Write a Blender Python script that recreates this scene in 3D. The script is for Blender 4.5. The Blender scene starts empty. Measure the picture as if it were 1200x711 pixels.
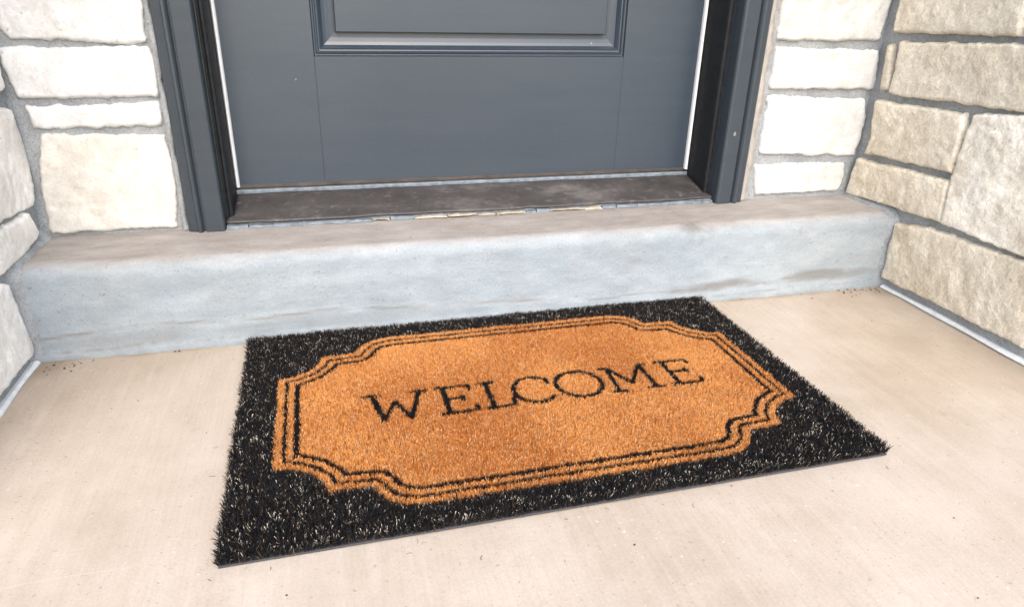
import bpy, bmesh, math, random
import numpy as np
from mathutils import Vector, Matrix

# ------------------------------------------------------------------ camera, sky, sun, exposure
scene = bpy.context.scene
col = scene.collection
R = math.radians
CAM = Vector((0.16446, -1.06698, 0.53646))
YAW, PITCH, ROLL, FOC = 0.266186, 0.428360, 0.026783, 813.3
fw = Vector((math.sin(YAW) * math.cos(PITCH), math.cos(YAW) * math.cos(PITCH), -math.sin(PITCH)))
r0 = Vector((math.cos(YAW), -math.sin(YAW), 0)); u0 = r0.cross(fw)
rt = r0 * math.cos(ROLL) + u0 * math.sin(ROLL); up = -r0 * math.sin(ROLL) + u0 * math.cos(ROLL)
cd = bpy.data.cameras.new('camera'); cam = bpy.data.objects.new('camera', cd); col.objects.link(cam)
cam.matrix_world = Matrix(((rt.x, up.x, -fw.x, CAM.x), (rt.y, up.y, -fw.y, CAM.y), (rt.z, up.z, -fw.z, CAM.z), (0, 0, 0, 1)))
cd.sensor_width = 36.0; cd.lens = FOC / 1200 * 36; cd.clip_start = 0.02; cd.clip_end = 500
scene.camera = cam

SUN_EL, SUN_AZ = R(45), R(-5)        # azimuth measured from straight out of the porch (-Y) towards +X
sun_dir = Vector((math.sin(SUN_AZ) * math.cos(SUN_EL), -math.cos(SUN_AZ) * math.cos(SUN_EL), math.sin(SUN_EL)))
w = bpy.data.worlds.new('World'); scene.world = w; w.use_nodes = True
nt = w.node_tree; bg = nt.nodes['Background']
sky = nt.nodes.new('ShaderNodeTexSky'); sky.sky_type = 'NISHITA'; sky.sun_disc = False
sky.sun_elevation = SUN_EL
sky.sun_rotation = math.atan2(sun_dir.x, sun_dir.y)
sky.dust_density = 3.0; sky.ozone_density = 1.0; sky.air_density = 1.0
nt.links.new(sky.outputs[0], bg.inputs[0]); bg.inputs[1].default_value = 0.15
sl = bpy.data.lights.new('sun', 'SUN'); sl.energy = 0.5; sl.angle = R(70); sl.color = (1.0, 0.98, 0.95)
so = bpy.data.objects.new('sun', sl); col.objects.link(so)
so.rotation_euler = (-sun_dir).to_track_quat('-Z', 'Y').to_euler(); so.location = (2, -6, 6)
vs = scene.view_settings
vs.view_transform = 'Standard'; vs.look = 'None'; vs.gamma = 1.0; vs.exposure = 1.6; vs.use_curve_mapping = False

# ------------------------------------------------------------------ helpers
rng = np.random.default_rng(7); random.seed(7)

def at(u, v, axis, val):
    """photo pixel -> point on the plane x/y/z = val"""
    d = rt * ((u - 600) / FOC) + up * ((355.5 - v) / FOC) + fw
    t = (val - CAM[axis]) / d[axis]
    return CAM + d * t

def _h(ix, iy, iz, s):
    n = (ix * 374761393 + iy * 668265263 + iz * 2147483647 + s * 974711) & 0xffffffff
    n = ((n ^ (n >> 13)) * 1274126177) & 0xffffffff
    n = ((n ^ (n >> 16)) * 2246822519) & 0xffffffff
    return ((n ^ (n >> 15)) & 0xffffff) / 16777215.0

def vn(P, scale, seed=0):
    """value noise -1..1, P (N,3)"""
    Q = np.asarray(P, float) * scale + 1000.0
    I = np.floor(Q).astype(np.int64); F = Q - I; F = F * F * (3 - 2 * F)
    o = 0
    for a in (0, 1):
        for b in (0, 1):
            for c in (0, 1):
                wgt = (F[:, 0] if a else 1 - F[:, 0]) * (F[:, 1] if b else 1 - F[:, 1]) * (F[:, 2] if c else 1 - F[:, 2])
                o = o + wgt * _h(I[:, 0] + a, I[:, 1] + b, I[:, 2] + c, seed)
    return o * 2 - 1

def fbm(P, scale, seed=0, octs=4, gain=0.5):
    o = 0; a = 1; t = 0
    for k in range(octs):
        o = o + a * vn(P, scale * 2 ** k, seed + 17 * k); t += a; a *= gain
    return o / t

def mesh_np(name, V, F, mat, smooth=False):
    me = bpy.data.meshes.new(name)
    me.from_pydata([tuple(v) for v in V], [], [tuple(f) for f in F])
    if mat: me.materials.append(mat)
    if smooth: me.polygons.foreach_set('use_smooth', [True] * len(me.polygons))
    me.update()
    return me

def link(name, me, parent=None):
    o = bpy.data.objects.new(name, me); col.objects.link(o)
    if parent: o.parent = parent
    return o

def tag(o, label=None, cat=None, group=None, kind=None):
    if label: o['label'] = label
    if cat: o['category'] = cat
    if group: o['group'] = group
    if kind: o['kind'] = kind
    return o

def thing(name, label, cat, group=None):
    return tag(link(name, None), label, cat, group, 'thing')

def box(name, x0, x1, y0, y1, z0, z1, mat, parent=None, bev=0.001, seg=2):
    bm = bmesh.new(); bmesh.ops.create_cube(bm, size=1)
    for v in bm.verts:
        v.co = Vector((x0 + (v.co.x + .5) * (x1 - x0), y0 + (v.co.y + .5) * (y1 - y0), z0 + (v.co.z + .5) * (z1 - z0)))
    if bev: bmesh.ops.bevel(bm, geom=bm.edges[:], offset=bev, segments=seg, affect='EDGES', profile=0.5)
    me = bpy.data.meshes.new(name); bm.to_mesh(me); bm.free(); me.materials.append(mat)
    return link(name, me, parent)

def extrude(name, prof, axis, a0, a1, mat, parent=None, n=1, smooth=False):
    """closed 2D profile extruded along an axis: axis 2 -> prof=(x,y); axis 0 -> prof=(y,z)"""
    k = len(prof); V = []; F = []
    for i in range(n + 1):
        a = a0 + (a1 - a0) * i / n
        for p in prof:
            V.append((p[0], p[1], a) if axis == 2 else (a, p[0], p[1]) if axis == 0 else (p[0], a, p[1]))
    for i in range(n):
        for j in range(k):
            F.append((i * k + j, i * k + (j + 1) % k, (i + 1) * k + (j + 1) % k, (i + 1) * k + j))
    F.append(tuple(range(k))[::-1]); F.append(tuple(n * k + j for j in range(k)))
    me = mesh_np(name, V, F, mat)
    bm = bmesh.new(); bm.from_mesh(me); bmesh.ops.recalc_face_normals(bm, faces=bm.faces[:]); bm.to_mesh(me); bm.free()
    return link(name, me, parent)

# ------------------------------------------------------------------ materials
class N:
    def __init__(s, name):
        s.m = bpy.data.materials.new(name); s.m.use_nodes = True
        s.t = s.m.node_tree; s.b = s.t.nodes['Principled BSDF']
        s.tc = s.n('ShaderNodeTexCoord')
    def n(s, ty, **kw):
        x = s.t.nodes.new(ty)
        for k, v in kw.items(): setattr(x, k, v)
        return x
    def l(s, a, b): s.t.links.new(a, b)
    def noise(s, scale, detail=4, rough=.5, stretch=None, co='Object', rot=None):
        x = s.n('ShaderNodeTexNoise'); x.inputs['Scale'].default_value = scale
        x.inputs['Detail'].default_value = detail; x.inputs['Roughness'].default_value = rough
        mp = s.n('ShaderNodeMapping'); s.l(s.tc.outputs[co], mp.inputs[0])
        if stretch: mp.inputs['Scale'].default_value = stretch
        if rot: mp.inputs['Rotation'].default_value = rot
        s.l(mp.outputs[0], x.inputs['Vector'])
        return x.outputs['Fac']
    def ramp(s, fac, stops, interp='LINEAR'):
        x = s.n('ShaderNodeValToRGB'); x.color_ramp.interpolation = interp; e = x.color_ramp.elements
        while len(e) < len(stops): e.new(.5)
        for q, (p, c) in zip(e, stops):
            q.position = p; q.color = (c, c, c, 1) if isinstance(c, (int, float)) else (*c, 1)
        s.l(fac, x.inputs[0]); return x.outputs[0]
    def mix(s, fac, a, b, mode='MIX'):
        x = s.n('ShaderNodeMix', data_type='RGBA', blend_type=mode)
        for sock, v in ((x.inputs['Factor'], fac), (x.inputs[6], a), (x.inputs[7], b)):
            if isinstance(v, (int, float)): sock.default_value = v if sock.type == 'VALUE' else (v, v, v, 1)
            elif isinstance(v, tuple): sock.default_value = (*v, 1)
            else: s.l(v, sock)
        return x.outputs[2]
    def math(s, op, a, b=0.0):
        x = s.n('ShaderNodeMath', operation=op)
        for i, v in enumerate((a, b)):
            if isinstance(v, (int, float)): x.inputs[i].default_value = v
            else: s.l(v, x.inputs[i])
        return x.outputs[0]
    def attr(s, name):
        x = s.n('ShaderNodeAttribute'); x.attribute_name = name; return x
    def bump(s, h, strength, dist, prev=None):
        x = s.n('ShaderNodeBump'); x.inputs['Strength'].default_value = strength; x.inputs['Distance'].default_value = dist
        s.l(h, x.inputs['Height'])
        if prev: s.l(prev, x.inputs['Normal'])
        return x.outputs[0]
    def done(s, color=None, rough=.6, normal=None, spec=.5):
        if color is not None:
            if isinstance(color, tuple): s.b.inputs['Base Color'].default_value = (*color, 1)
            else: s.l(color, s.b.inputs['Base Color'])
        if isinstance(rough, (int, float)): s.b.inputs['Roughness'].default_value = rough
        else: s.l(rough, s.b.inputs['Roughness'])
        s.b.inputs['Specular IOR Level'].default_value = spec
        if normal: s.l(normal, s.b.inputs['Normal'])
        return s.m

def m_floor():
    m = N('broomed_concrete')
    big = m.noise(1.8, 5, .65); mid = m.noise(11, 6, .68); grain = m.noise(330, 4, .7); g2 = m.noise(900, 2, .6)
    br = m.noise(60, 5, .62, stretch=(1, .06, 1), rot=(0, 0, R(5)))
    br2 = m.noise(300, 3, .6, stretch=(1, .035, 1), rot=(0, 0, R(7)))
    c = m.ramp(big, [(.36, (.42, .352, .275)), (.64, (.50, .438, .370))])
    c = m.mix(.28, c, m.ramp(mid, [(.36, (.36, .30, .235)), (.5, (.455, .393, .325)), (.64, (.56, .505, .44))]))
    c = m.mix(m.ramp(br, [(.48, .0), (.68, .13)]), c, (.68, .60, .51))
    c = m.mix(m.ramp(br2, [(.36, .10), (.5, 0)]), c, (.30, .22, .155))
    c = m.mix(1.0, c, m.ramp(grain, [(.36, (.90, .893, .885)), (.64, (1.0, 1.0, 1.0))]), 'MULTIPLY')
    sp = m.noise(190, 2, .5)
    c = m.mix(m.ramp(sp, [(.675, 0), (.72, .5)]), c, (.24, .17, .115))
    sp2 = m.noise(130, 2, .5)
    c = m.mix(m.ramp(sp2, [(.71, 0), (.76, .4)]), c, (.74, .69, .62))
    blot = m.noise(4.5, 6, .7)
    c = m.mix(m.ramp(blot, [(.58, 0), (.76, .14)]), c, (.36, .27, .195))
    wide = m.noise(.85, 3, .55)
    c = m.mix(1.0, c, m.ramp(wide, [(.38, (.85, .815, .76)), (.60, (1.02, 1.02, 1.03))]), 'MULTIPLY')
    # fine pale trowel scratches across the broom lines
    sx = m.n('ShaderNodeSeparateXYZ'); m.l(m.tc.outputs['Object'], sx.inputs[0])
    wv = m.noise(2.2, 2, .5)
    for y0, amp, xr, xm in ((.475, .05, .06, -.12),):
        dy = m.math('ABSOLUTE', m.math('ADD', m.math('ADD', sx.outputs[1], y0), m.math('MULTIPLY', m.math('SUBTRACT', wv, .5), amp)))
        dx = m.math('ABSOLUTE', m.math('SUBTRACT', sx.outputs[0], xm))
        k = m.math('MULTIPLY', m.math('LESS_THAN', dy, .0007), m.math('LESS_THAN', dx, xr))
        c = m.mix(m.math('MULTIPLY', k, .16), c, (.70, .66, .60))
    st = m.attr('stain').outputs['Fac']
    c = m.mix(st, c, (.24, .18, .125))
    nb = m.bump(br, .18, .0012); nb = m.bump(br2, .2, .0006, nb); nb = m.bump(grain, .22, .0006, nb); nb = m.bump(mid, .2, .003, nb)
    return m.done(c, m.ramp(mid, [(.2, .60), (.8, .80)]), nb, .3)

def m_step():
    m = N('trowelled_concrete')
    co = m.attr('coat').outputs['Fac']; st = m.attr('stain').outputs['Fac']
    big = m.noise(4, 6, .68, stretch=(.45, 1, 1.6)); mid = m.noise(26, 7, .7, stretch=(.45, 1, 1.0)); grain = m.noise(380, 4, .7)
    hz = m.noise(150, 4, .6, stretch=(.06, 1, 1.2))
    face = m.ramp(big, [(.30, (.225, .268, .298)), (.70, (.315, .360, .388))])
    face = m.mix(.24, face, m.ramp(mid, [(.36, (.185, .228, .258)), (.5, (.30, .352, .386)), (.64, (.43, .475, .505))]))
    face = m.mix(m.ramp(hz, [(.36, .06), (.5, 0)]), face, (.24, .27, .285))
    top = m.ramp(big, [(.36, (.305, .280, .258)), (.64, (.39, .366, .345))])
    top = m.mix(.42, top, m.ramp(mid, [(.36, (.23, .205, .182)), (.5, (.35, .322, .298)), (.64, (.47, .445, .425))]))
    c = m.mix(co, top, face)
    c = m.mix(1.0, c, m.ramp(grain, [(.36, (.91, .91, .91)), (.64, (1.06, 1.06, 1.06))]), 'MULTIPLY')
    pit = m.noise(170, 2, .5)
    c = m.mix(m.ramp(pit, [(.69, 0), (.735, .5)]), c, (.13, .125, .12))
    c = m.mix(st, c, (.17, .168, .158))
    nb = m.bump(mid, .4, .003); nb = m.bump(grain, .5, .0010, nb); nb = m.bump(pit, .4, .002, nb)
    return m.done(c, .78, nb, .25)

def m_stone(name, lo, hi, streak, streak_amt, rough_amt, sstr=(.4, .4, 1)):
    m = N(name)
    oi = m.n('ShaderNodeObjectInfo')
    big = m.noise(8, 6, .68); mid = m.noise(34, 7, .72); grain = m.noise(240, 5, .72); sk = m.noise(16, 5, .66, stretch=sstr, rot=(R(18), R(18), 0))
    c = m.ramp(big, [(.36, lo), (.62, hi)])
    c = m.mix(m.ramp(sk, [(.50, 0), (.66, streak_amt)]), c, streak)
    c = m.mix(.4, c, m.ramp(mid, [(.36, tuple(x * .76 for x in lo)), (.62, tuple(min(1, x * 1.05) for x in hi))]))
    c = m.mix(1.0, c, m.ramp(grain, [(.36, 1 - .14 * rough_amt), (.62, 1.05)]), 'MULTIPLY')
    pit = m.noise(85, 3, .6)
    c = m.mix(m.ramp(pit, [(.67, 0), (.73, .55)]), c, tuple(x * .42 for x in lo))
    c = m.mix(1.0, c, oi.outputs['Color'], 'MULTIPLY')
    nb = m.bump(mid, .55 * rough_amt, .004); nb = m.bump(grain, .7 * rough_amt, .0022, nb)
    return m.done(c, .9, nb, .2)

def m_mortar():
    m = N('grey_mortar')
    a = m.noise(18, 7, .7); b = m.noise(300, 4, .7); sp = m.noise(330, 2, .5)
    c = m.ramp(a, [(.36, (.27, .284, .292)), (.64, (.39, .408, .416))])
    c = m.mix(1.0, c, m.ramp(b, [(.36, .82), (.64, 1.12)]), 'MULTIPLY')
    c = m.mix(m.ramp(sp, [(.64, 0), (.70, .55)]), c, (.12, .115, .11))
    nb = m.bump(a, .6, .005); nb = m.bump(b, .9, .0020, nb)
    return m.done(c, .93, nb, .15)

def m_paint(name, c0, c1, rough=.36, spec=.5):
    m = N(name)
    big = m.noise(1.6, 2, .5, stretch=(1, 1, .6)); fine = m.noise(300, 2, .6)
    mid = m.noise(5, 2, .5, stretch=(1, 1, .5)); brush = m.noise(60, 5, .65, stretch=(.08, 1, 1))
    c = m.ramp(big, [(.15, c0), (.85, c1)])
    c = m.mix(m.ramp(brush, [(.2, 0), (.9, .20)]), c, (.085, .098, .112))
    sp = m.noise(60, 1, .4)
    c = m.mix(m.ramp(sp, [(.845, 0), (.855, .6)]), c, (.36, .36, .36))
    dust = m.noise(520, 2, .6)
    c = m.mix(m.ramp(dust, [(.60, 0), (.72, .10)]), c, (.25, .25, .25))
    nb = m.bump(fine, .10, .0004)
    return m.done(c, m.ramp(mid, [(.1, rough - .04), (.9, rough + .08)]), nb, spec)

def m_sill():
    m = N('worn_bronze')
    a = m.noise(14, 6, .66, stretch=(.6, 1, 1)); b = m.noise(60, 5, .65)
    c = m.ramp(a, [(.3, (.034, .031, .031)), (.55, (.062, .057, .056)), (.75, (.15, .14, .135))])
    c = m.mix(m.ramp(b, [(.56, 0), (.75, .4)]), c, (.26, .24, .22))
    return m.done(c, m.ramp(b, [(.3, .42), (.7, .7)]), m.bump(b, .3, .0015), .4)

def m_simple(name, c, rough=.6, spec=.4, scale=60, var=.12, bump=.2, bd=.001):
    m = N(name); a = m.noise(scale, 5, .6)
    cc = m.ramp(a, [(.3, tuple(x * (1 - var) for x in c)), (.7, tuple(min(1, x * (1 + var)) for x in c))])
    return m.done(cc, rough, m.bump(a, bump, bd), spec)

def m_fibre(name, rough=.7, spec=.25):
    m = N(name)
    return m.done(m.attr('tint').outputs['Color'], rough, None, spec)

M = dict(floor=m_floor(), step=m_step(), mortar=m_mortar(),
         white=m_stone('white_limestone', (.64, .63, .60), (.80, .805, .80), (.64, .57, .48), .22, .55),
         tan=m_stone('tan_limestone', (.68, .62, .51), (.92, .89, .81), (.62, .49, .33), .45, 1.4, (.5, .55, .12)),
         door=m_paint('slate_door_paint', (.020, .032, .048), (.029, .045, .066), .36, .75),
         trim=m_paint('slate_trim_paint', (.027, .036, .046), (.036, .047, .059), .40),
         jamb=m_paint('shaded_jamb_paint', (.008, .008, .009), (.011, .011, .012), .5, .15),  # same paint as the trim, with the jamb's shade put into the colour
         seal=m_simple('white_vinyl_seal', (.78, .79, .80), .45, .4, 80, .06),
         sill=m_sill(), sweep=m_simple('brown_sweep', (.060, .050, .045), .4, .5, 40, .4),
         lip=m_simple('blue_grey_aluminium', (.17, .20, .23), .45, .5, 90, .35),
         wood=m_simple('bare_wood', (.44, .39, .31), .8, .2, 70, .3, .4),
         flash=m_simple('white_metal_flashing', (.74, .76, .75), .6, .3, 60, .12, .3),
         caulk=m_simple('beige_caulk', (.37, .345, .315), .8, .25, 50, .2, .5, .003),
         rubber=m_simple('black_vinyl_backing', (.045, .045, .048), .55, .4, 300, .3),
         soffit=m_simple('painted_soffit', (.62, .60, .56), .8, .3, 6, .05),
         earth=m_simple('lawn_ground', (.10, .12, .055), .95, .1, 3, .4),
         dirt=m_simple('dirt', (.10, .07, .045), .95, .1, 200, .5),
         fibre_o=m_fibre('coir_fibre', .75, .2), fibre_k=m_fibre('black_fibre', .6, .14))

XL, XR = -0.291, 1.232           # side walls (mortar planes)
YW, YD = 0.150, 0.243            # back wall mortar plane, door face
H = 0.150                        # doorstep height

# ------------------------------------------------------------------ ground, porch floor
me = mesh_np('ground', [(-200, -200, -.16), (200, -200, -.16), (200, 200, -.16), (-200, 200, -.16)], [(0, 1, 2, 3)], M['earth'])
tag(link('ground', me), kind='structure')

def grid_mesh(name, X, Y, fz, mat):
    nx, ny = len(X), len(Y)
    gx, gy = np.meshgrid(X, Y); P = np.stack([gx.ravel(), gy.ravel(), np.zeros(nx * ny)], 1)
    P[:, 2] = fz(P)
    idx = np.arange(nx * ny).reshape(ny, nx)
    F = np.stack([idx[:-1, :-1].ravel(), idx[:-1, 1:].ravel(), idx[1:, 1:].ravel(), idx[1:, :-1].ravel()], 1)
    return mesh_np(name, P, F, mat, True), P

def set_attr(me, name, vals):
    a = me.attributes.new(name, 'FLOAT', 'POINT'); a.data.foreach_set('value', np.asarray(vals, np.float32))

X = np.arange(-.30, 1.25, .007); Y = np.arange(-1.5, .011, .007)
me, P = grid_mesh('porch_floor', X, Y, lambda P: .0012 * vn(P, 4, 3), M['floor'])
s = np.zeros(len(P))
nz = fbm(P, 14, 11, 4); nz2 = fbm(P, 60, 12, 3)
s += np.clip(.75 - (-P[:, 1]) / .010 + nz * .9, 0, 1) * .75                      # grime along the step joint, deepened as painted contact shade
for cx, cy, rr, a in ((-.27, -.02, .05, .9), (1.215, -.02, .05, .8), (-.10, -.62, .010, .5), (.98, -.42, .006, .6), (1.0, -.41, .005, .5)):
    s += np.clip(1 - np.hypot(P[:, 0] - cx, P[:, 1] - cy) / rr + nz * .6 + nz2 * .3, 0, 1) * a * .7
s += np.clip(nz2 * 1.3 + nz * .4 - .78, 0, 1) * .5
set_attr(me, 'stain', np.clip(s, 0, .8))
fl = tag(link('porch_floor', me), kind='structure')
box('slab_edge', -.62, 1.56, -1.499, .30, -.16, -.006, M['floor'], fl, bev=0)
for x0, x1 in ((-.62, -.3001), (1.2432, 1.56)):
    pass

# ------------------------------------------------------------------ doorstep
def build_step():
    xs = np.arange(XL, XR + .002, .004)
    prof = []                                        # (y, z, coat)
    for z in np.arange(-.004, .1281, .0035): prof.append((0.0, z))
    rad = .022
    for k in range(1, 9):
        a = math.pi / 2 * k / 8
        prof.append((rad - rad * math.cos(a), H - rad + rad * math.sin(a)))
    for y in np.arange(rad + .005, .30, .006): prof.append((y, H))
    prof = np.array(prof); n = len(prof); m = len(xs)
    G = np.zeros((m, n, 3)); G[:, :, 0] = xs[:, None]; G[:, :, 1] = prof[None, :, 0]; G[:, :, 2] = prof[None, :, 1]
    P = G.reshape(-1, 3).copy(); x, y, z = P[:, 0].copy(), P[:, 1].copy(), P[:, 2].copy()
    face = np.clip(1 - y / .022, 0, 1); top = 1 - face
    low = fbm(np.stack([x, 0 * x, z * .3], 1), 7, 31, 4)
    # skim-coat lap: below a wavy line the coat stands proud, a second lap close to the floor
    line1 = .040 + .010 * low + .006 * np.sin(x * 5 + 1.0) - .012 * np.clip((x - .2) / 1.0, 0, 1)
    line2 = .013 + .005 * low
    lap1 = 1 / (1 + np.exp((z - line1) / .0016)); lap2 = 1 / (1 + np.exp((z - line2) / .0012))
    wob = fbm(P, 6, 33, 4)
    P[:, 1] += -face * (.0028 * lap1 + .0026 * lap2) + face * (.004 * wob + .0012 * fbm(P, 30, 35, 3)) + .004
    P[:, 2] += top * (.0015 * fbm(P, 9, 36, 4)) + (1 - np.abs(2 * face - 1)) * .004 * fbm(P, 16, 37, 3)
    # rounded, pinched-in ends
    ex = np.minimum(x - XL, XR - x)
    P[:, 2] -= np.clip(1 - ex / .02, 0, 1) ** 2 * .006 * (z > .1)
    st = np.zeros(len(P))
    nA = fbm(np.stack([x * .35, y, z], 1), 45, 41, 4); nB = fbm(P, 90, 42, 3)
    st += np.exp(-((z - line1) / .0022) ** 2) * face * np.clip(.85 + nA * 1.0 - .9 * np.clip((x - .25), 0, 1), 0, 1) * .85
    st += np.exp(-((z - line2) / .002) ** 2) * face * np.clip(.55 + nB, 0, 1) * .7
    for cx, cz, rx, rz, a in ((.86, .030, .10, .011, .95), (1.10, .034, .15, .012, .9), (.20, .030, .30, .016, .30), (-.16, .030, .12, .02, .35)):
        st += np.clip(1.0 - ((x - cx) / rx) ** 2 - ((z - cz - .02 * (x - cx)) / rz) ** 2 + nA * 1.1, 0, 1) * a * face * .85
    for cx, cy, cz, rr, a in ((.795, .01, .148, .030, .9), (.83, .004, .142, .016, .4), (1.02, .0, .13, .008, .6), (.40, .004, .146, .004, .6), (.02, .02, .15, .006, .7)):
        st += 1.3 * np.clip(1 - np.sqrt((x - cx) ** 2 + (y - cy) ** 2 + (z - cz) ** 2) / rr + nB * .8, 0, 1) * a * .7
    st += np.clip(nB * 1.4 + nA * .3 - .80, 0, 1) * .6
    st += np.clip(1 - z / .006 + nB, 0, 1) * face * .3
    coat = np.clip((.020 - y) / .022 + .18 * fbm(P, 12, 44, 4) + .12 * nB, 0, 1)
    idx = np.arange(m * n).reshape(m, n)
    F = np.stack([idx[:-1, :-1].ravel(), idx[1:, :-1].ravel(), idx[1:, 1:].ravel(), idx[:-1, 1:].ravel()], 1)
    me = mesh_np('concrete_step', P, F, M['step'], True)
    set_attr(me, 'stain', np.clip(st, 0, .85)); set_attr(me, 'coat', coat)
    o = link('concrete_step', me)
    # rough mortar fillets where the step ends die into the side walls
    base = prof[prof[:, 1] > -.001]; base = base[base[:, 0] < .15]
    nr = np.zeros_like(base); tg = np.gradient(base, axis=0); tg /= np.linalg.norm(tg, axis=1)[:, None]
    nr[:, 0] = -tg[:, 1]; nr[:, 1] = tg[:, 0]
    for xw, sg in ((XL, 1), (XR, -1)):
        k = len(base); VV = []; FF = []
        for i in range(k):
            Pn = np.array([[base[i, 0], base[i, 1], xw]])
            e = .004 * fbm(Pn, 45, 81, 3)[0]; g = .003 * fbm(Pn, 70, 83, 3)[0]
            for a_, h_ in ((.016 + e, -.003), (.013 + e, .004), (.008 + e * .5, .007 + g), (.0035, .012 + g), (-.003, .015 + g)):
                VV.append((xw + sg * a_, base[i, 0] + nr[i, 0] * h_ + .004, base[i, 1] + nr[i, 1] * h_))
        for i in range(k - 1):
            for j in range(4): FF.append((i * 5 + j, i * 5 + j + 1, i * 5 + 6 + j, i * 5 + 5 + j))
        link('mortar_joint', mesh_np('mortar_joint', VV, FF, M['mortar'], True), o)
    tag(o, 'long low pale concrete step with rounded edge below the grey door', 'step', None, 'thing')
build_step()

# ------------------------------------------------------------------ stone walls
def resample(pl, n):
    pl = np.asarray(pl, float); d = np.r_[0, np.cumsum(np.linalg.norm(np.diff(pl, axis=0), axis=1))]
    t = np.linspace(0, d[-1], n)
    return np.stack([np.interp(t, d, pl[:, 0]), np.interp(t, d, pl[:, 1])], 1)

def make_stone(poly, to3, nrm, proud, mat, parent, tint, res=.003, relief=.002, jag=.0023, seed=0):
    """poly: 2D outline on the wall; to3 maps (a,b)->3D on the mortar plane, nrm: outward normal"""
    poly = np.asarray(poly, float)
    c = (poly.min(0) + poly.max(0)) / 2; hs = (poly.max(0) - poly.min(0)) / 2
    q = (poly - c) / hs
    cor = [int(np.argmax(q @ np.array(s))) for s in ((-1, -1), (1, -1), (1, 1), (-1, 1))]
    if ((np.roll(poly, -1, 0)[:, 0] - poly[:, 0]) * (np.roll(poly, -1, 0)[:, 1] + poly[:, 1])).sum() > 0:   # clockwise -> flip
        poly = poly[::-1]; k = len(poly); cor = [k - 1 - i for i in cor]
    def side(a, b):
        k = len(poly); s = [poly[a]]; i = a
        while i != b: i = (i + 1) % k; s.append(poly[i])
        return s
    nu = max(6, int(2 * hs[0] / res)); nv = max(5, int(2 * hs[1] / res))
    bot = resample(side(cor[0], cor[1]), nu); rgt = resample(side(cor[1], cor[2]), nv)
    tp = resample(side(cor[2], cor[3]), nu)[::-1]; lft = resample(side(cor[3], cor[0]), nv)[::-1]
    u = np.linspace(0, 1, nu)[None, :, None]; v = np.linspace(0, 1, nv)[:, None, None]
    G = (1 - v) * bot[None] + v * tp[None] + (1 - u) * lft[:, None] + u * rgt[:, None] \
        - ((1 - u) * (1 - v) * bot[0] + u * (1 - v) * bot[-1] + (1 - u) * v * tp[0] + u * v * tp[-1])
    G = G.reshape(-1, 2)
    uu = np.broadcast_to(u, (nv, nu, 1)).ravel(); vv = np.broadcast_to(v, (nv, nu, 1)).ravel()
    # distance to the outline along the two directions
    Wd, Hd = 2 * hs
    d = np.minimum(np.minimum(uu, 1 - uu) * Wd, np.minimum(vv, 1 - vv) * Hd)
    dc = np.hypot(np.maximum(0, .012 - np.minimum(uu, 1 - uu) * Wd), np.maximum(0, .012 - np.minimum(vv, 1 - vv) * Hd))
    P3 = np.c_[G, np.full(len(G), seed * 3.7)]
    edge = np.clip(1 - d / .03, 0, 1)
    ja = jag * edge
    J = np.stack([fbm(P3, 45, 51, 5, .72), fbm(P3, 45, 52, 5, .72)], 1) * 2.2
    # pull the corners in a little so that they read as broken, not cut
    cc = np.clip(dc / .012 - 1, 0, 1)[:, None] * (c - G) * .02 - (c - G) / np.maximum(.004, np.abs(c - G)) * .0020 * edge[:, None]
    G2 = G + J * ja[:, None] + cc
    t = np.clip(d / .0045 + .15 * vn(P3, 150, 66), 0, 1)
    h = proud * (.25 + .75 * np.sqrt(np.clip(1 - (1 - t) ** 2, 0, 1))) + proud * .12 * np.clip(d / .03, 0, 1)
    rel = fbm(P3, 22, 61, 6, .62) * relief * 1.6 + np.abs(fbm(P3 + 5, 36, 63, 5, .6)) * relief * 1.5
    h = h + rel * np.clip(.35 + d / .012, 0, 1)
    idx = np.arange(nu * nv).reshape(nv, nu)
    F = np.stack([idx[:-1, :-1].ravel(), idx[:-1, 1:].ravel(), idx[1:, 1:].ravel(), idx[1:, :-1].ravel()], 1).tolist()
    rim = list(idx[0, :]) + list(idx[1:, -1]) + list(idx[-1, :-1][::-1]) + list(idx[1:-1, 0][::-1])
    base = len(G2); k = len(rim)
    Gs = np.r_[G2, G2[rim]]; hh = np.r_[h, np.full(k, -.005)]
    for i in range(k): F.append((rim[(i + 1) % k], rim[i], base + i, base + (i + 1) % k))
    V = to3(Gs) + np.outer(hh, nrm)
    me = mesh_np('stone', V, F, mat, True)
    # face outwards
    f0 = me.polygons[(nv // 2) * (nu - 1) + nu // 2]
    if f0.normal.dot(Vector(nrm)) < 0: me.flip_normals()
    o = link('stone', me, parent); o.color = (*tint, 1)
    return o

def mortar_panel(a0, a1, b0, b1, to3, nrm, parent, res=.01, amp=.0015):
    A = np.arange(a0, a1 + res * .5, res); B = np.arange(b0, b1 + res * .5, res); A[-1] = a1; B[-1] = b1
    ga, gb = np.meshgrid(A, B); G = np.stack([ga.ravel(), gb.ravel()], 1)
    V = to3(G); V = V + np.outer(amp * fbm(V, 12, 71, 4) + amp * .4 * vn(V, 60, 72), nrm)
    idx = np.arange(len(A) * len(B)).reshape(len(B), len(A))
    F = np.stack([idx[:-1, :-1].ravel(), idx[:-1, 1:].ravel(), idx[1:, 1:].ravel(), idx[1:, :-1].ravel()], 1)
    me = mesh_np('mortar', V, F, M['mortar'], True)
    if me.polygons[0].normal.dot(Vector(nrm)) < 0: me.flip_normals()
    return link('mortar', me, parent)

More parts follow.
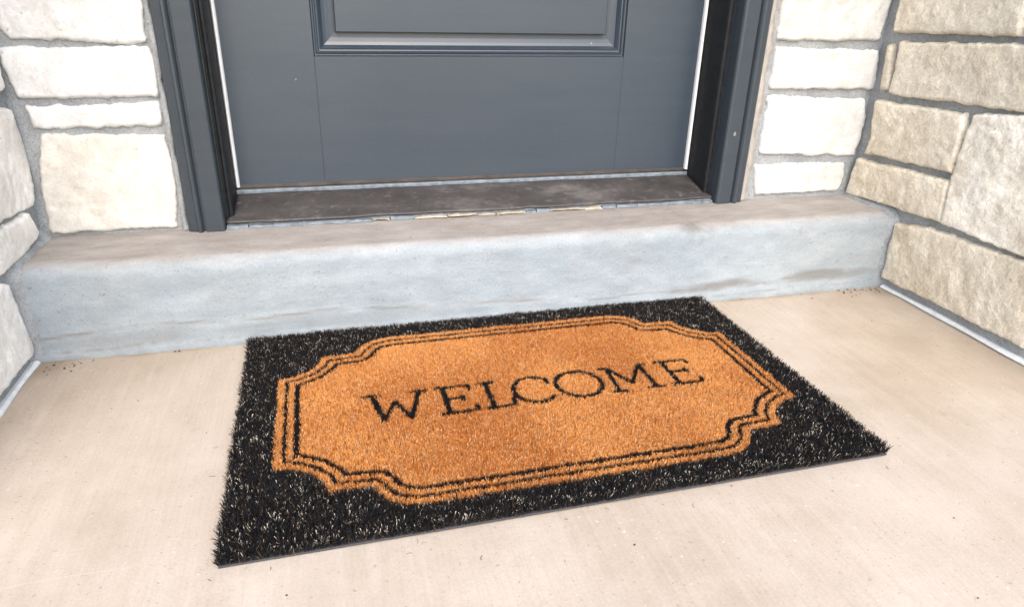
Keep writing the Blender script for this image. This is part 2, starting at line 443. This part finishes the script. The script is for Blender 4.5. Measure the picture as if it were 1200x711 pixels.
def courses(a0, a1, z0, z1, gap, hmin, hmax, wmin, wmax, rs):
    z = z0; out = []
    while z < z1 - .03:
        h = min(rs.uniform(hmin, hmax), z1 - z)
        if z1 - (z + h) < hmin: h = z1 - z
        a = a0
        while a < a1 - .02:
            wd = rs.uniform(wmin, wmax)
            if a1 - (a + wd) < wmin * .8: wd = a1 - a
            g = gap / 2
            out.append([(a + g + rs.uniform(-.003, .003), z + g), (a + wd - g, z + g + rs.uniform(-.003, .004)), (a + wd - g + rs.uniform(-.004, .003), z + h - g), (a + g, z + h - g + rs.uniform(-.003, .003))])
            a += wd
        z += h
    return out

WTOP = 2.70
FRONT = -0.46; FRONT_R = -0.50  # unseen side wall fronts cut short to let in more side light
rs = random.Random(5)
def tint(base=1.0, warm=0.0, v=.05):
    k = base + rs.uniform(-v, v)
    return (k, k * (1 - warm * .06), k * (1 - warm * .17))

# -- back wall left of the door
def bk(G): G = np.asarray(G); return np.c_[G[:, 0], np.full(len(G), YW), G[:, 1]]
NB = (0, -1, 0)
def px_back(pts): return [(at(u, v, 1, YW - .007).x, at(u, v, 1, YW - .007).z) for u, v in pts]
wall = thing('stone_wall', 'white limestone wall strip with grey mortar beside the door hinge side casing', 'wall')
wall['label'] = 'strip of white stone wall with one large cream block at its foot'
mortar_panel(XL - .03, -.060, H - .004, WTOP, bk, NB, wall)
for i, (pts, tn) in enumerate((
        ([(-5, -62), (158, -62), (168, 50), (12, 45), (-3, 26)], tint(.89, .03)),
        ([(-2, 57), (172, 57), (180, 70), (184, 112), (20, 115), (5, 80)], tint(.90, .03)),
        ([(30, 127), (185, 122), (187, 148), (40, 150)], tint(.90, .03)),
        ([(48, 160), (190, 160), (203, 200), (206, 265), (60, 274), (50, 230)], tint(.88, .62)))):
    make_stone(px_back(pts), bk, NB, .007, M['white'], wall, tn, relief=.0022, seed=i)
for i, q in enumerate(courses(-.288, -.082, .578, WTOP, .014, .06, .15, .3, .4, rs)):
    make_stone(q, bk, NB, .007, M['white'], wall, tint(.98, .3), res=.012, relief=.0016, seed=10 + i)

# -- back wall right of the door
wall = thing('stone_wall', 'strip of four white stone courses between the door casing and tan wall', 'wall')
mortar_panel(.955, XR + .03, H - .004, WTOP, bk, NB, wall)
for i, (pts, tn) in enumerate((
        ([(925, -52), (1053, -52), (1045, 0), (1032, 47), (912, 47)], tint(.84, .2)),
        ([(911, 57), (1031, 61), (1026, 104), (904, 104)], tint(.87, 0)),
        ([(902, 113), (1014, 118), (1013, 148), (1001, 182), (892, 180)], tint(.87, 0)),
        ([(887, 194), (989, 192), (989, 206), (982, 223), (887, 228)], tint(.87, 0)))):
    make_stone(px_back(pts), bk, NB, .007, M['white'], wall, tn, relief=.0022, seed=40 + i)
for i, q in enumerate(courses(.982, 1.226, .618, WTOP, .014, .06, .15, .3, .4, rs)):
    make_stone(q, bk, NB, .007, M['white'], wall, tint(.98, .3), res=.012, relief=.0016, seed=50 + i)

# -- left side wall
def lw(G): G = np.asarray(G); return np.c_[np.full(len(G), XL), G[:, 0], G[:, 1]]
NL = (1, 0, 0)
wall = thing('stone_wall', 'white stone side wall facing the tan stone wall across the doormat', 'wall')
mortar_panel(FRONT, YW + .03, -.006, WTOP, lw, NL, wall)
LS = [[(-.14, .364), (.101, .359), (.138, .350), (.150, .296), (.139, .223), (.120, .211), (.006, .222), (-.14, .224)],
      [(-.16, .211), (-.004, .210), (.098, .203), (.118, .172), (.100, .163), (.042, .158), (-.042, .157), (-.16, .158)],
      [(-.26, .146), (-.049, .148), (-.026, .140), (-.006, .030), (-.016, .024), (-.137, .026), (-.26, .026)],
      [(-.20, .470), (.06, .468), (.13, .46), (.135, .385), (.10, .378), (-.20, .378)]]
for i, q in enumerate(LS):
    make_stone(q, lw, NL, .009, M['white'], wall, tint(1.22, .32), relief=.0022, seed=70 + i)  # in-view side stones painted lighter to make up for weak side light
LX = courses(FRONT, -.265, .024, .152, .013, .10, .15, .18, .3, rs) + courses(FRONT, -.165, .152, .217, .013, .05, .08, .15, .3, rs) \
    + courses(FRONT, -.145, .217, .371, .014, .12, .16, .2, .3, rs) + courses(FRONT, -.205, .371, .477, .014, .08, .12, .2, .3, rs) \
    + courses(FRONT, .140, .477, WTOP, .014, .07, .17, .16, .36, rs)
for i, q in enumerate(LX):
    make_stone(q, lw, NL, .009, M['white'], wall, tint(.96, .4), res=.013, relief=.0016, seed=80 + i)

# -- right side wall
def rw(G): G = np.asarray(G); return np.c_[np.full(len(G), XR), G[:, 0], G[:, 1]]
NR = (-1, 0, 0)
wall = thing('stone_wall', 'tan rough stone side wall with dark recessed joints and a tall block', 'wall')
mortar_panel(FRONT_R, YW + .03, -.006, WTOP, rw, NR, wall)
RS = [([(.117, .600), (-.136, .606), (-.149, .487), (.116, .476)], (.92, .5)),
      ([(.110, .454), (.094, .373), (.113, .370), (.120, .450)], (.75, .6)),
      ([(.092, .457), (-.159, .472), (-.300, .478), (-.305, .384), (-.194, .379), (.089, .366), (.088, .416)], (.95, .5)),
      ([(.120, .348), (-.089, .355), (-.097, .327), (-.096, .258), (.117, .246), (.108, .277)], (.93, .7)),
      ([(.131, .229), (-.097, .241), (-.107, .170), (.143, .155)], (.93, .7)),
      ([(-.110, .359), (-.197, .370), (-.420, .372), (-.420, .172), (-.272, .165), (-.109, .168), (-.101, .254)], (1.08, .1)),
      ([(-.007, .133), (-.086, .150), (-.274, .156), (-.323, .156), (-.323, .028), (-.008, .022), (-.008, .104)], (.88, .8)),
      ([(-.162, .487), (-.162, .600), (-.43, .600), (-.43, .489)], (.95, .5))]
for i, (q, (b, wm)) in enumerate(RS):
    make_stone(q, rw, NR, .013, M['tan'], wall, tint(b * 1.13, wm * .9, .02), res=.003, relief=.0024, jag=.0022, seed=140 + i)
RX = courses(FRONT_R, -.330, .024, .162, .013, .10, .16, .18, .3, rs) + courses(FRONT_R, -.427, .162, .378, .014, .09, .13, .18, .3, rs) \
    + courses(FRONT_R, -.312, .378, .482, .014, .08, .12, .2, .3, rs) + courses(FRONT_R, -.437, .482, .608, .014, .10, .14, .2, .3, rs) \
    + courses(FRONT_R, .125, .608, WTOP, .014, .07, .17, .16, .36, rs)
for i, q in enumerate(RX):
    make_stone(q, rw, NR, .013, M['tan'], wall, tint(.95, .5), res=.013, relief=.003, seed=160 + i)

# wall bodies behind the facing, porch roof
body = tag(link('house_wall', None), 'plain rendered house wall and porch roof around the stone facing', 'house wall', None, 'thing')
box('wall_body', -.62, XL - .006, FRONT, .40, -.15, WTOP, M['mortar'], body, bev=.004)
box('wall_body', XR + .006, 1.56, FRONT_R, .40, -.15, WTOP, M['mortar'], body, bev=.004)
box('wall_body', XL - .003, -.075, YW + .006, .40, -.15, WTOP, M['mortar'], body, bev=0)
box('wall_body', .972, XR + .003, YW + .006, .40, -.15, WTOP, M['mortar'], body, bev=0)
box('wall_body', -.074, .971, YW + .012, .40, 2.30, WTOP, M['mortar'], body, bev=0)
box('porch_roof', -.70, 1.64, -.88, .45, WTOP + .002, WTOP + .20, M['soffit'], body, bev=.004)

# facing stones on the two free wall ends
for wl, xa, xb, yf_, mt, pr_, wm in ((body, -.62, XL + .004, FRONT, 'white', .009, .4), (body, XR - .004, 1.56, FRONT_R, 'tan', .013, .5)):
    def ef(G, y=yf_): G = np.asarray(G); return np.c_[G[:, 0], np.full(len(G), y - .0005), G[:, 1]]
    for i, q in enumerate(courses(xa, xb, .012, WTOP, .014, .08, .17, .16, .34, rs)):
        make_stone(q, ef, NB, pr_, M[mt], wl, tint(.96, wm), res=.013, relief=.002, seed=300 + i)

# flashing strips at the foot of the side walls
for sx, x, y1, lab in ((1, XL, -.004, 'thin white metal flashing at the foot of the white side wall'), (-1, XR, -.010, 'thin white metal flashing at the foot of the tan side wall')):
    n = 60; ys = np.linspace(FRONT if sx > 0 else FRONT_R, y1, n); V = []; F = []
    for y in ys:
        b = .0018 * math.sin(y * 13) + .0010 * math.sin(y * 41 + 1); a = .0006 * math.sin(y * 29)
        pr = [(-.004, .0015), (.0095 + b, .0015), (.0095 + b, .0040 + a), (.0085 + b, .0050 + a), (.0050, .0075 + a), (-.004, .0075 + a)]
        V += [(x + sx * px, y, pz) for px, pz in pr]
    for i in range(n - 1):
        for j in range(6): F.append((i * 6 + j, i * 6 + (j + 1) % 6, i * 6 + 6 + (j + 1) % 6, i * 6 + 6 + j))
    F += [tuple(range(6)), tuple((n - 1) * 6 + j for j in range(6))]
    me = mesh_np('flashing_strip', V, F, M['flash'])
    bm = bmesh.new(); bm.from_mesh(me); bmesh.ops.recalc_face_normals(bm, faces=bm.faces[:]); bm.to_mesh(me); bm.free()
    tag(link('flashing_strip', me), lab, 'flashing')

# mortar fillets where the step dies into the side walls
# ------------------------------------------------------------------ door frame
frame = thing('doorway_surround', 'dark slate door frame with grooved casings, shade-darkened jambs and white seals', 'door frame')
JL, JR = 0.000, 0.895
ZT = 2.262
def casing(xin, xout, name):
    s = 1 if xout > xin else -1; wd = abs(xout - xin)
    f = .128
    pr = [(0, .160), (0, f + .004), (.002, f + .001), (.006, f), (wd * .50, f + .001), (wd * .52, f + .006), (wd * .57, f + .0065), (wd * .60, f + .001),
          (wd * .64, f - .002), (wd * .70, f - .0025), (wd * .73, f + .0035), (wd * .76, f + .004), (wd - .004, f + .0055), (wd, f + .010), (wd, .160)]
    return extrude(name, [(xin + s * a, y) for a, y in pr], 2, H + .0005, ZT + .05, M['trim'], frame)
casing(-.012, -.070, 'casing'); casing(.907, .968, 'casing')
extrude('head_casing', [(.160, ZT - .012), (.129, ZT - .011), (.127, ZT + .01), (.128, ZT + .049), (.160, ZT + .049)], 0, -.0115, .9065, M['trim'], frame)
# jambs: face towards the opening, front ledge, with a small bead
for s, xj in ((-1, JL), (1, JR)):
    pr = [(0, .30), (0, .1640), (.0015, .1615), (.005, .1605), (.0065, .1630), (.008, .1610), (.0118, .1610), (.0118, .30)]
    extrude('jamb', [(xj + s * a, y) for a, y in pr], 2, H + .001, ZT, M['jamb'], frame)
    xs = (xj, xj - s * .0075)
    extrude('weatherstrip', [(xs[0] - s * .0003, .2395), (xs[0] - s * .003, .2335), (xs[1] + s * .0015, .2335), (xs[1], .2365), (xs[1], .2425), (xs[0] - s * .0003, .2425)], 2, .196, ZT - .02, M['seal'], frame)
box('head_jamb', JL + .0005, JR - .0005, .161, .30, ZT - .02, ZT - .0125, M['jamb'], frame, bev=.001)
for s, x0, x1, in ((1, .9685, .983), (-1, -.0785, -.0705)):
    n = 200; V = []; F = []
    for i in range(n + 1):
        z = H + .002 + (WTOP - H - .01) * (i / n); o = .002 * math.sin(z * 60) + .0015 * math.sin(z * 173)
        V += [(x0, .140, z), (x1 + o, .1435, z), (x1 + o + .002, .153, z), (x0, .153, z)]
    for i in range(n):
        for j in range(4): F.append((i * 4 + j, i * 4 + (j + 1) % 4, i * 4 + 4 + (j + 1) % 4, i * 4 + 4 + j))
    me = mesh_np('caulk_joint', V, F, M['caulk'] if s == 1 else M['mortar'], True)
    bm = bmesh.new(); bm.from_mesh(me); bmesh.ops.recalc_face_normals(bm, faces=bm.faces[:]); bm.to_mesh(me); bm.free()
    link('caulk_joint', me, frame)

# ------------------------------------------------------------------ threshold
sill = thing('door_threshold', 'worn dark bronze threshold with a ragged front edge under the door', 'threshold')
nx, ny = 150, 14
def sill_z(t): return .1845 - .024 * t ** 1.15
Vs = []; Fs = []
yb, yf = .236, .1405
for i in range(nx + 1):
    for j in range(ny + 1):
        t = j / ny; y = yb + (yf - yb) * t
        x0 = JL + .0008 if y > .1598 else -.0112; x1 = JR - .0008 if y > .1598 else .9062
        x = x0 + (x1 - x0) * i / nx
        rag = .0035 * max(0, vn(np.array([[x, 0, 0]]), 42, 91)[0]) * (t > .95)
        z = sill_z(t) + .0007 * vn(np.array([[x, y, 0]]), 26, 92)[0]
        Vs.append((x, y + rag, z))
for i in range(nx):
    for j in range(ny):
        a = i * (ny + 1) + j; Fs.append((a, a + 1, a + ny + 2, a + ny + 1))
me = mesh_np('sill_plate', Vs, Fs, M['sill'], True)
if me.polygons[0].normal.z < 0: me.flip_normals()
so_ = link('sill_plate', me, sill); md = so_.modifiers.new('solid', 'SOLIDIFY'); md.thickness = .003; md.offset = -1
box('sill_base', -.0105, .9055, .146, .1597, H + .0003, .157, M['lip'], sill, bev=.0008)
box('sill_base', JL + .001, JR - .001, .1599, .30, H + .0003, .160, M['lip'], sill, bev=.0008)
extrude('sill_riser', [(.2365, .176), (.2352, .1885), (.2372, .1905), (.2425, .1905), (.2425, .176)], 0, JL + .001, JR - .001, M['lip'], sill)
# ragged nosing: broken strips of aluminium and bare wood along the front edge
x = -.0100; k = 0
while x < .903:
    ln = min(rs.uniform(.018, .085), .904 - x)
    wood = (.15 < x < .80) and rs.random() < .45
    y0 = .1345 + rs.uniform(0, .004); zt = (.1535 if wood else .1552) + rs.uniform(-.0012, .0016); zb = H + .0006 + (rs.uniform(0, .003) if wood else 0)
    n = max(3, int(ln / .008)); Vn = []; Fn = []
    for i in range(n + 1):
        xx = x + ln * i / n; e = rs.uniform(-.0012, .0012) * (1.6 if wood else .6); f = rs.uniform(-.0010, .0010) - (.0022 * (2 * abs(i / n - .5)) ** 3 if wood else 0)
        Vn += [(xx, y0 + e, zb), (xx, y0 + e + .0006, zt + f), (xx, .1455, zt + f + .0005), (xx, .1455, zb)]
    for i in range(n):
        for j in range(4): Fn.append((i * 4 + j, i * 4 + (j + 1) % 4, i * 4 + 4 + (j + 1) % 4, i * 4 + 4 + j))
    Fn += [(0, 1, 2, 3), tuple(n * 4 + j for j in range(4))]
    me = mesh_np('nosing_piece', Vn, Fn, M['wood'] if wood else M['lip'])
    bm = bmesh.new(); bm.from_mesh(me); bmesh.ops.recalc_face_normals(bm, faces=bm.faces[:]); bm.to_mesh(me); bm.free()
    link('nosing_piece', me, sill)
    x += ln + rs.uniform(.0004, .002)

# ------------------------------------------------------------------ door
door = thing('front_door', 'slate grey panelled front door', 'door')
DX0, DX1, DZ0, DZ1 = .0078, .8872, .198, 2.235
PX0, PX1 = .156, .731
RB = .418
box('core', DX0 + .002, DX1 - .002, YD + .018, YD + .044, DZ0 + .002, DZ1, M['door'], door, bev=0)
def leaf(name, x0, x1, z0, z1): box(name, x0, x1, YD, YD + .0178, z0, z1, M['door'], door, bev=.00022, seg=1)
leaf('stile', DX0, PX0 - .0001, DZ0, DZ1); leaf('stile', PX1 + .0001, DX1, DZ0, DZ1)
for z0, z1 in ((DZ0, RB), (1.02, 1.16), (2.06, DZ1)): leaf('rail', PX0 + .0001, PX1 - .0001, z0, z1)
prof = [(0.0004, .0005), (.0016, .0042), (.0036, .0044), (.0052, .0010), (.0072, .0004), (.0088, .0040), (.0108, .0044), (.0126, .0030), (.0150, .0062),
        (.0180, .0110), (.0230, .0132), (.0300, .0146), (.0390, .0152), (.0393, .0030), (.0405, .0018)]
for z0, z1 in ((RB, 1.02), (1.16, 2.06)):
    V = []; F = []; n = len(prof)
    for d, dy in prof:
        V += [(PX0 + d, YD + dy, z0 + d), (PX1 - d, YD + dy, z0 + d), (PX1 - d, YD + dy, z1 - d), (PX0 + d, YD + dy, z1 - d)]
    for i in range(n - 1):
        for j in range(4): F.append((i * 4 + j, i * 4 + (j + 1) % 4, i * 4 + 4 + (j + 1) % 4, i * 4 + 4 + j))
    me = mesh_np('panel_moulding', V, F, M['door'])
    if me.polygons[0].normal.y > 0 and me.polygons[(n - 2) * 4].normal.y > 0: me.flip_normals()
    link('panel_moulding', me, door)
    d = prof[-1][0]; dy = prof[-1][1]
    me = mesh_np('panel', [(PX0 + d, YD + dy, z0 + d), (PX1 - d, YD + dy, z0 + d), (PX1 - d, YD + dy, z1 - d), (PX0 + d, YD + dy, z1 - d)], [(0, 1, 2, 3)], M['door'])
    link('panel', me, door)
extrude('door_sweep', [(.2405, .1915), (.2392, .1930), (.2392, .1968), (.2410, .1985), (.2428, .1985), (.2428, .1915)], 0, DX0 + .001, DX1 - .001, M['sweep'], door)

# ------------------------------------------------------------------ doormat
MT = thing('doormat', 'rectangular coir welcome mat with black border and orange centre', 'doormat')
MW, MD = .806, .487
MT.location = (.018, -.006, 0); MT.rotation_euler = (0, 0, .0093)      # local x to the right, local y towards the house (0 at the back edge)
box('backing', .002, MW - .002, -MD - .0004, -.003, .0014, .0040, M['rubber'], MT, bev=.0005)
# plaque outline, millimetres from the back-left corner of the mat, y down
x0, x1, y0, y1 = 50, 761, 46, 453
cornr = [(0, 100), (22, 95), (42, 83), (56, 66), (62, 45), (112, 42), (118, 28), (128, 15), (143, 5), (165, 0)]
tl = [(x0 + a, y0 + b) for a, b in cornr]; tr = [(x1 - a, y0 + b) for a, b in cornr][::-1]
br = [(x1 - a, y1 - b) for a, b in cornr]; bl = [(x0 + a, y1 - b) for a, b in cornr][::-1]
plaque = np.array(tl + tr + br + bl, float)

def seg_dist(Q, a, b):
    a = np.array(a, float); b = np.array(b, float); d = b - a
    t = np.clip(((Q - a) @ d) / max(1e-9, d @ d), 0, 1)
    return np.linalg.norm(Q - a - t[:, None] * d, axis=1)
def inside(Q, poly):
    c = np.zeros(len(Q), bool); j = len(poly) - 1
    for i in range(len(poly)):
        xi, yi = poly[i]; xj, yj = poly[j]
        c ^= ((yi > Q[:, 1]) != (yj > Q[:, 1])) & (Q[:, 0] < (xj - xi) * (Q[:, 1] - yi) / (yj - yi + 1e-12) + xi)
        j = i
    return c
def arc(cx, cy, rx, ry, a0, a1, n=26):
    p = [(cx + rx * math.cos(R(a)), cy + ry * math.sin(R(a))) for a in np.linspace(a0, a1, n)]
    return list(zip(p[:-1], p[1:]))
T, BL_ = 219, 284
def L_(*s, w=2.9): return [(a, b, w) for a, b in s]
letters = [
    ('W', L_(((178, T), (191, 282)), ((208, 240), (226, 282)), w=3.4) + L_(((191, 282), (208, 240)), ((226, 282), (244, T)), w=2.4) + L_(((167, T), (188, T)), ((234, T), (254, T)), w=2.0)),
    ('E', L_(((277, T), (277, BL_)), w=3.3) + L_(((267, T), (313, T)), ((313, T), (314, 230)), ((277, 250), (301, 250)), ((301, 245), (301, 256)), ((267, BL_), (316, BL_)), ((316, BL_), (317, 272)), w=2.1)),
    ('L', L_(((339, T), (339, BL_)), w=3.3) + L_(((328, T), (350, T)), ((328, BL_), (369, BL_)), ((369, BL_), (370, 268)), w=2.2)),
    ('C', [(a, b, 2.8) for a, b in arc(405, 252, 30, 33, 42, 318)] + L_(((428, 226), (429, 240)), w=2.2)),
    ('O', [(a, b, 2.8) for a, b in arc(473, 251, 34, 34, 0, 360, 36)]),
    ('M', L_(((528, T), (551, 266)), ((580, T), (582, BL_)), w=3.2) + L_(((528, T), (523, BL_)), ((551, 266), (579, T)), w=2.3) + L_(((516, T), (529, T)), ((578, T), (590, T)), ((511, BL_), (534, BL_)), ((570, BL_), (593, BL_)), w=2.0)),
    ('E', L_(((619, T), (619, BL_)), w=3.3) + L_(((608, T), (657, T)), ((657, T), (658, 230)), ((619, 250), (645, 250)), ((645, 245), (645, 256)), ((608, BL_), (656, BL_)), ((656, BL_), (658, 272)), w=2.1))]

NF = 460000
root = np.stack([rng.uniform(.5, MW * 1000 - .5, NF), rng.uniform(.5, MD * 1000 - .5, NF)], 1)
# tufts: fibres gather towards jittered tuft centres about 3 mm apart
cell = np.floor(root / 3.0).astype(np.int64); z0_ = cell[:, 0] * 0
cen = (cell + np.stack([_h(cell[:, 0], cell[:, 1], z0_, 1), _h(cell[:, 0], cell[:, 1], z0_, 2)], 1)) * 3.0
wob_ = np.stack([vn(np.c_[root[:, 1], root[:, 0] * 0, root[:, 0] * 0], .045, 221), vn(np.c_[root[:, 0], root[:, 0] * 0, root[:, 0] * 0], .045, 223)], 1)
root = np.clip(root + (cen - root) * np.where(inside(root, plaque), .22, .42)[:, None], .5, np.array([MW, MD]) * 1000 - .5)
tid = _h(cell[:, 0], cell[:, 1], z0_, 3)
rim_ = np.minimum(np.minimum(root[:, 0], MW * 1000 - root[:, 0]), np.minimum(root[:, 1], MD * 1000 - root[:, 1]))
root = root + wob_ * 1.3 * np.clip(1 - rim_ / 14, 0, 1)[:, None]
Q = root + rng.normal(0, .35, root.shape)
d = np.full(NF, 1e9)
for i in range(len(plaque)): d = np.minimum(d, seg_dist(Q, plaque[i], plaque[(i + 1) % len(plaque)]))
ins = inside(Q, plaque)
reg = np.zeros(NF, int)                       # 0 border, 1 orange, 2 outline lines, 10+ letters
reg[ins] = 1
reg[ins & (d > 9.0) & (d < 14.6)] = 2
reg[ins & (d > 22.5) & (d < 30.0)] = 2
for k, (ch, sg) in enumerate(letters):
    dd = np.full(NF, 1e9)
    for a, b, wd in sg: dd = np.minimum(dd, seg_dist(Q + np.array([2.5, 0]), a, b) - wd * .7 - 2.1)
    reg[dd < 0] = 10 + k
P3 = np.c_[root * .001, np.zeros(NF)]
clump = fbm(P3, 9, 201, 4); tuft = vn(P3, 240, 203); tuft2 = vn(P3, 120, 205)
bord = (reg == 0)
tl_ = np.stack([_h(cell[:, 0], cell[:, 1], z0_, 5), _h(cell[:, 0], cell[:, 1], z0_, 6)], 1) - .5
lean = tl_ * np.where(bord, .55, .18)[:, None] + rng.normal(0, 1, (NF, 2)) * np.where(bord, .22, .09)[:, None]
# fibres at the rim splay outwards
ex0 = np.clip(1 - root[:, 0] / 10, 0, 1); ex1 = np.clip(1 - (MW * 1000 - root[:, 0]) / 10, 0, 1)
ey0 = np.clip(1 - root[:, 1] / 10, 0, 1); ey1 = np.clip(1 - (MD * 1000 - root[:, 1]) / 10, 0, 1)
lean[:, 0] += (ex1 - ex0) * .16; lean[:, 1] += (ey1 * .02 - ey0 * .12)
length = .0112 + np.where(bord, .0026, .0010) * (tid - .5) + .0006 * tuft2 + rng.normal(0, 1, NF) * np.where(bord, .0007, .0005)
stray = rng.random(NF) < .006
length[stray] *= 1.25; lean[stray] *= 1.9
length = np.clip(length, .006, .018)
blackreg = reg != 1
length[blackreg & (reg != 0)] -= .0004
# colours
o_hi = np.array([.86, .39, .115]); o_lo = np.array([.50, .140, .020]); o_pale = np.array([.90, .64, .38])
mixv = np.clip(.50 + .95 * clump + .90 * (tid - .5) + rng.normal(0, .30, NF), 0, 1)[:, None]
colr = (o_lo + (o_hi - o_lo) * mixv) * np.array([.92, .95, .92])
pale = rng.random(NF) < .14
colr[pale] = o_pale * rng.uniform(.55, 1.0, (pale.sum(), 1))
bk_c = np.array([.009, .009, .010]) * (1 + .8 * rng.random((NF, 1)))
rimw = np.maximum.reduce([ex0, ex1, ey0, ey1])
pk = rng.random(NF) < (.022 + .34 * (tid > .91) * (.3 + .7 * (tuft2 > 0)) + .07 * rimw)
colr[blackreg] = bk_c[blackreg]
sel = (reg == 0) & pk
colr[sel] = np.array([.74, .67, .55]) * rng.uniform(.3, 1.2, (sel.sum(), 1))
flecks = np.nonzero(sel)[0]
brn = (reg == 0) & (rng.random(NF) < .06); colr[brn] = np.array([.10, .065, .04]) * rng.uniform(.5, 1.5, (brn.sum(), 1))

def pile(name, mask, mat, parent):
    idx = np.nonzero(mask)[0]; n = len(idx)
    b = np.c_[root[idx, 0] * .001, -root[idx, 1] * .001, np.full(n, .0036)]
    ln = length[idx]; le = lean[idx]
    dr = np.c_[le[:, 0], -le[:, 1], np.ones(n)]; dr /= np.linalg.norm(dr, axis=1)[:, None]
    bend = rng.normal(0, .30 if mat is M['fibre_k'] and name == 'border_pile' else .14, (n, 2))
    dr2 = dr + np.c_[bend, np.zeros(n)] + np.c_[dr[:, :2] * .5, np.zeros(n)]; dr2 /= np.linalg.norm(dr2, axis=1)[:, None]
    ang = rng.uniform(0, 2 * math.pi, n); wv = np.c_[np.cos(ang), np.sin(ang), np.zeros(n)]
    hw = rng.uniform(.00026, .00050, n)[:, None]
    m1 = b + dr * (ln * .55)[:, None]; tp = m1 + dr2 * (ln * .45)[:, None]
    V = np.stack([b - wv * hw, b + wv * hw, m1 + wv * hw * .95, m1 - wv * hw * .95, tp + wv * hw * .55, tp - wv * hw * .55], 1).reshape(-1, 3)
    o = (np.arange(n) * 6)[:, None]
    F = np.concatenate([o + np.array([0, 1, 2, 3]), o + np.array([3, 2, 4, 5])], 1).reshape(-1)
    me = bpy.data.meshes.new(name)
    me.vertices.add(n * 6); me.vertices.foreach_set('co', V.ravel().astype(np.float32))
    me.loops.add(len(F)); me.loops.foreach_set('vertex_index', F.astype(np.int32))
    np_ = n * 2
    me.polygons.add(np_); me.polygons.foreach_set('loop_start', (np.arange(np_) * 4).astype(np.int32))
    me.update(calc_edges=True)
    ca = me.attributes.new('tint', 'FLOAT_COLOR', 'POINT')
    cc = np.repeat(np.c_[colr[idx], np.ones(n)], 6, axis=0)
    if mat is M['fibre_o']:
        sh = rng.permutation(n)
        for k_ in (2, 3): cc[np.arange(n) * 6 + k_, :3] = colr[idx][sh] * .75
    fl_ = np.nonzero(np.isin(idx, flecks))[0]
    for k_ in range(4): cc[fl_ * 6 + k_, :3] = .012 if k_ < 2 else .03
    ca.data.foreach_set('color', cc.ravel().astype(np.float32))
    me.materials.append(mat); me.validate()
    o = link(name, me, parent); return o
tag(pile('border_pile', reg == 0, M['fibre_k'], MT), kind='stuff', label='black bristle border flecked with pale fibres')
tag(pile('centre_pile', reg == 1, M['fibre_o'], MT), kind='stuff', label='orange coir centre with stepped corners')
tag(pile('outline_pile', reg == 2, M['fibre_k'], MT), kind='stuff', label='double black outline with stepped corners')
for k, (ch, sg) in enumerate(letters):
    tag(pile('letter', reg == 10 + k, M['fibre_k'], MT), label='black letter %s' % ch)

# ------------------------------------------------------------------ loose dirt, shed fibres
V = []; F = []
def crumb(x, y, z, r):
    b = len(V); a0 = rs.uniform(0, 6.28)
    for k in range(5):
        a = a0 + k * 1.2566; q = r * rs.uniform(.6, 1.3); V.append((x + q * math.cos(a), y + q * math.sin(a), z + rs.uniform(0, r * .2)))
    V.append((x + rs.uniform(-.3, .3) * r, y + rs.uniform(-.3, .3) * r, z + r * rs.uniform(.5, .9)))
    for k in range(5): F.append((b + k, b + (k + 1) % 5, b + 5))
def sliver(x, y, z, ln, wd):
    b = len(V); a = rs.uniform(0, 6.28); c, s_ = math.cos(a), math.sin(a); k = rs.uniform(-.25, .25) * ln
    for t, o in ((-.5, 0), (0, k), (.5, 0)):
        px, py = x + c * ln * t - s_ * o, y + s_ * ln * t + c * o
        V.extend([(px + s_ * wd, py - c * wd, z), (px - s_ * wd, py + c * wd, z), (px, py, z + wd * 1.32)])
    for i in (0, 3):
        for j in range(3): F.append((b + i + j, b + i + (j + 1) % 3, b + i + 3 + (j + 1) % 3, b + i + 3 + j))
for _ in range(80):     # along the step joint and in the two corners
    side_ = rs.random()
    if side_ < .4: x, y = XL + .022 + abs(rs.gauss(0, .03)), -.004 - abs(rs.gauss(0, .018))
    elif side_ < .75: x, y = XR - .022 - abs(rs.gauss(0, .05)), -.004 - abs(rs.gauss(0, .012))
    else: x, y = rs.uniform(XL, XR), -.003 - abs(rs.gauss(0, .004))
    crumb(x, y, .001, rs.uniform(.0006, .0024))
for _ in range(60): crumb(rs.uniform(XL + .03, XR - .03), rs.uniform(-.95, -.02), .001, rs.uniform(.0005, .0016))
for _ in range(20):      # shed around the mat
    t = rs.random()
    x, y = (rs.uniform(.0, .84), -.497 - abs(rs.gauss(0, .02))) if t < .6 else (.826 + abs(rs.gauss(0, .02)), rs.uniform(-.49, -.05)) if t < .8 else (.012 - abs(rs.gauss(0, .02)), rs.uniform(-.49, -.05))
    sliver(x, y, .0012, rs.uniform(.003, .008), rs.uniform(.00015, .00035))
for _ in range(14): crumb(rs.uniform(XL + .03, XR - .03), rs.uniform(.03, .12), H + .0005, rs.uniform(.0005, .0013))
me = mesh_np('dirt_crumbs', V, F, M['dirt'])
tag(link('dirt_crumbs', me), kind='stuff', label='scattered dark dirt crumbs and shed fibres on the porch floor')
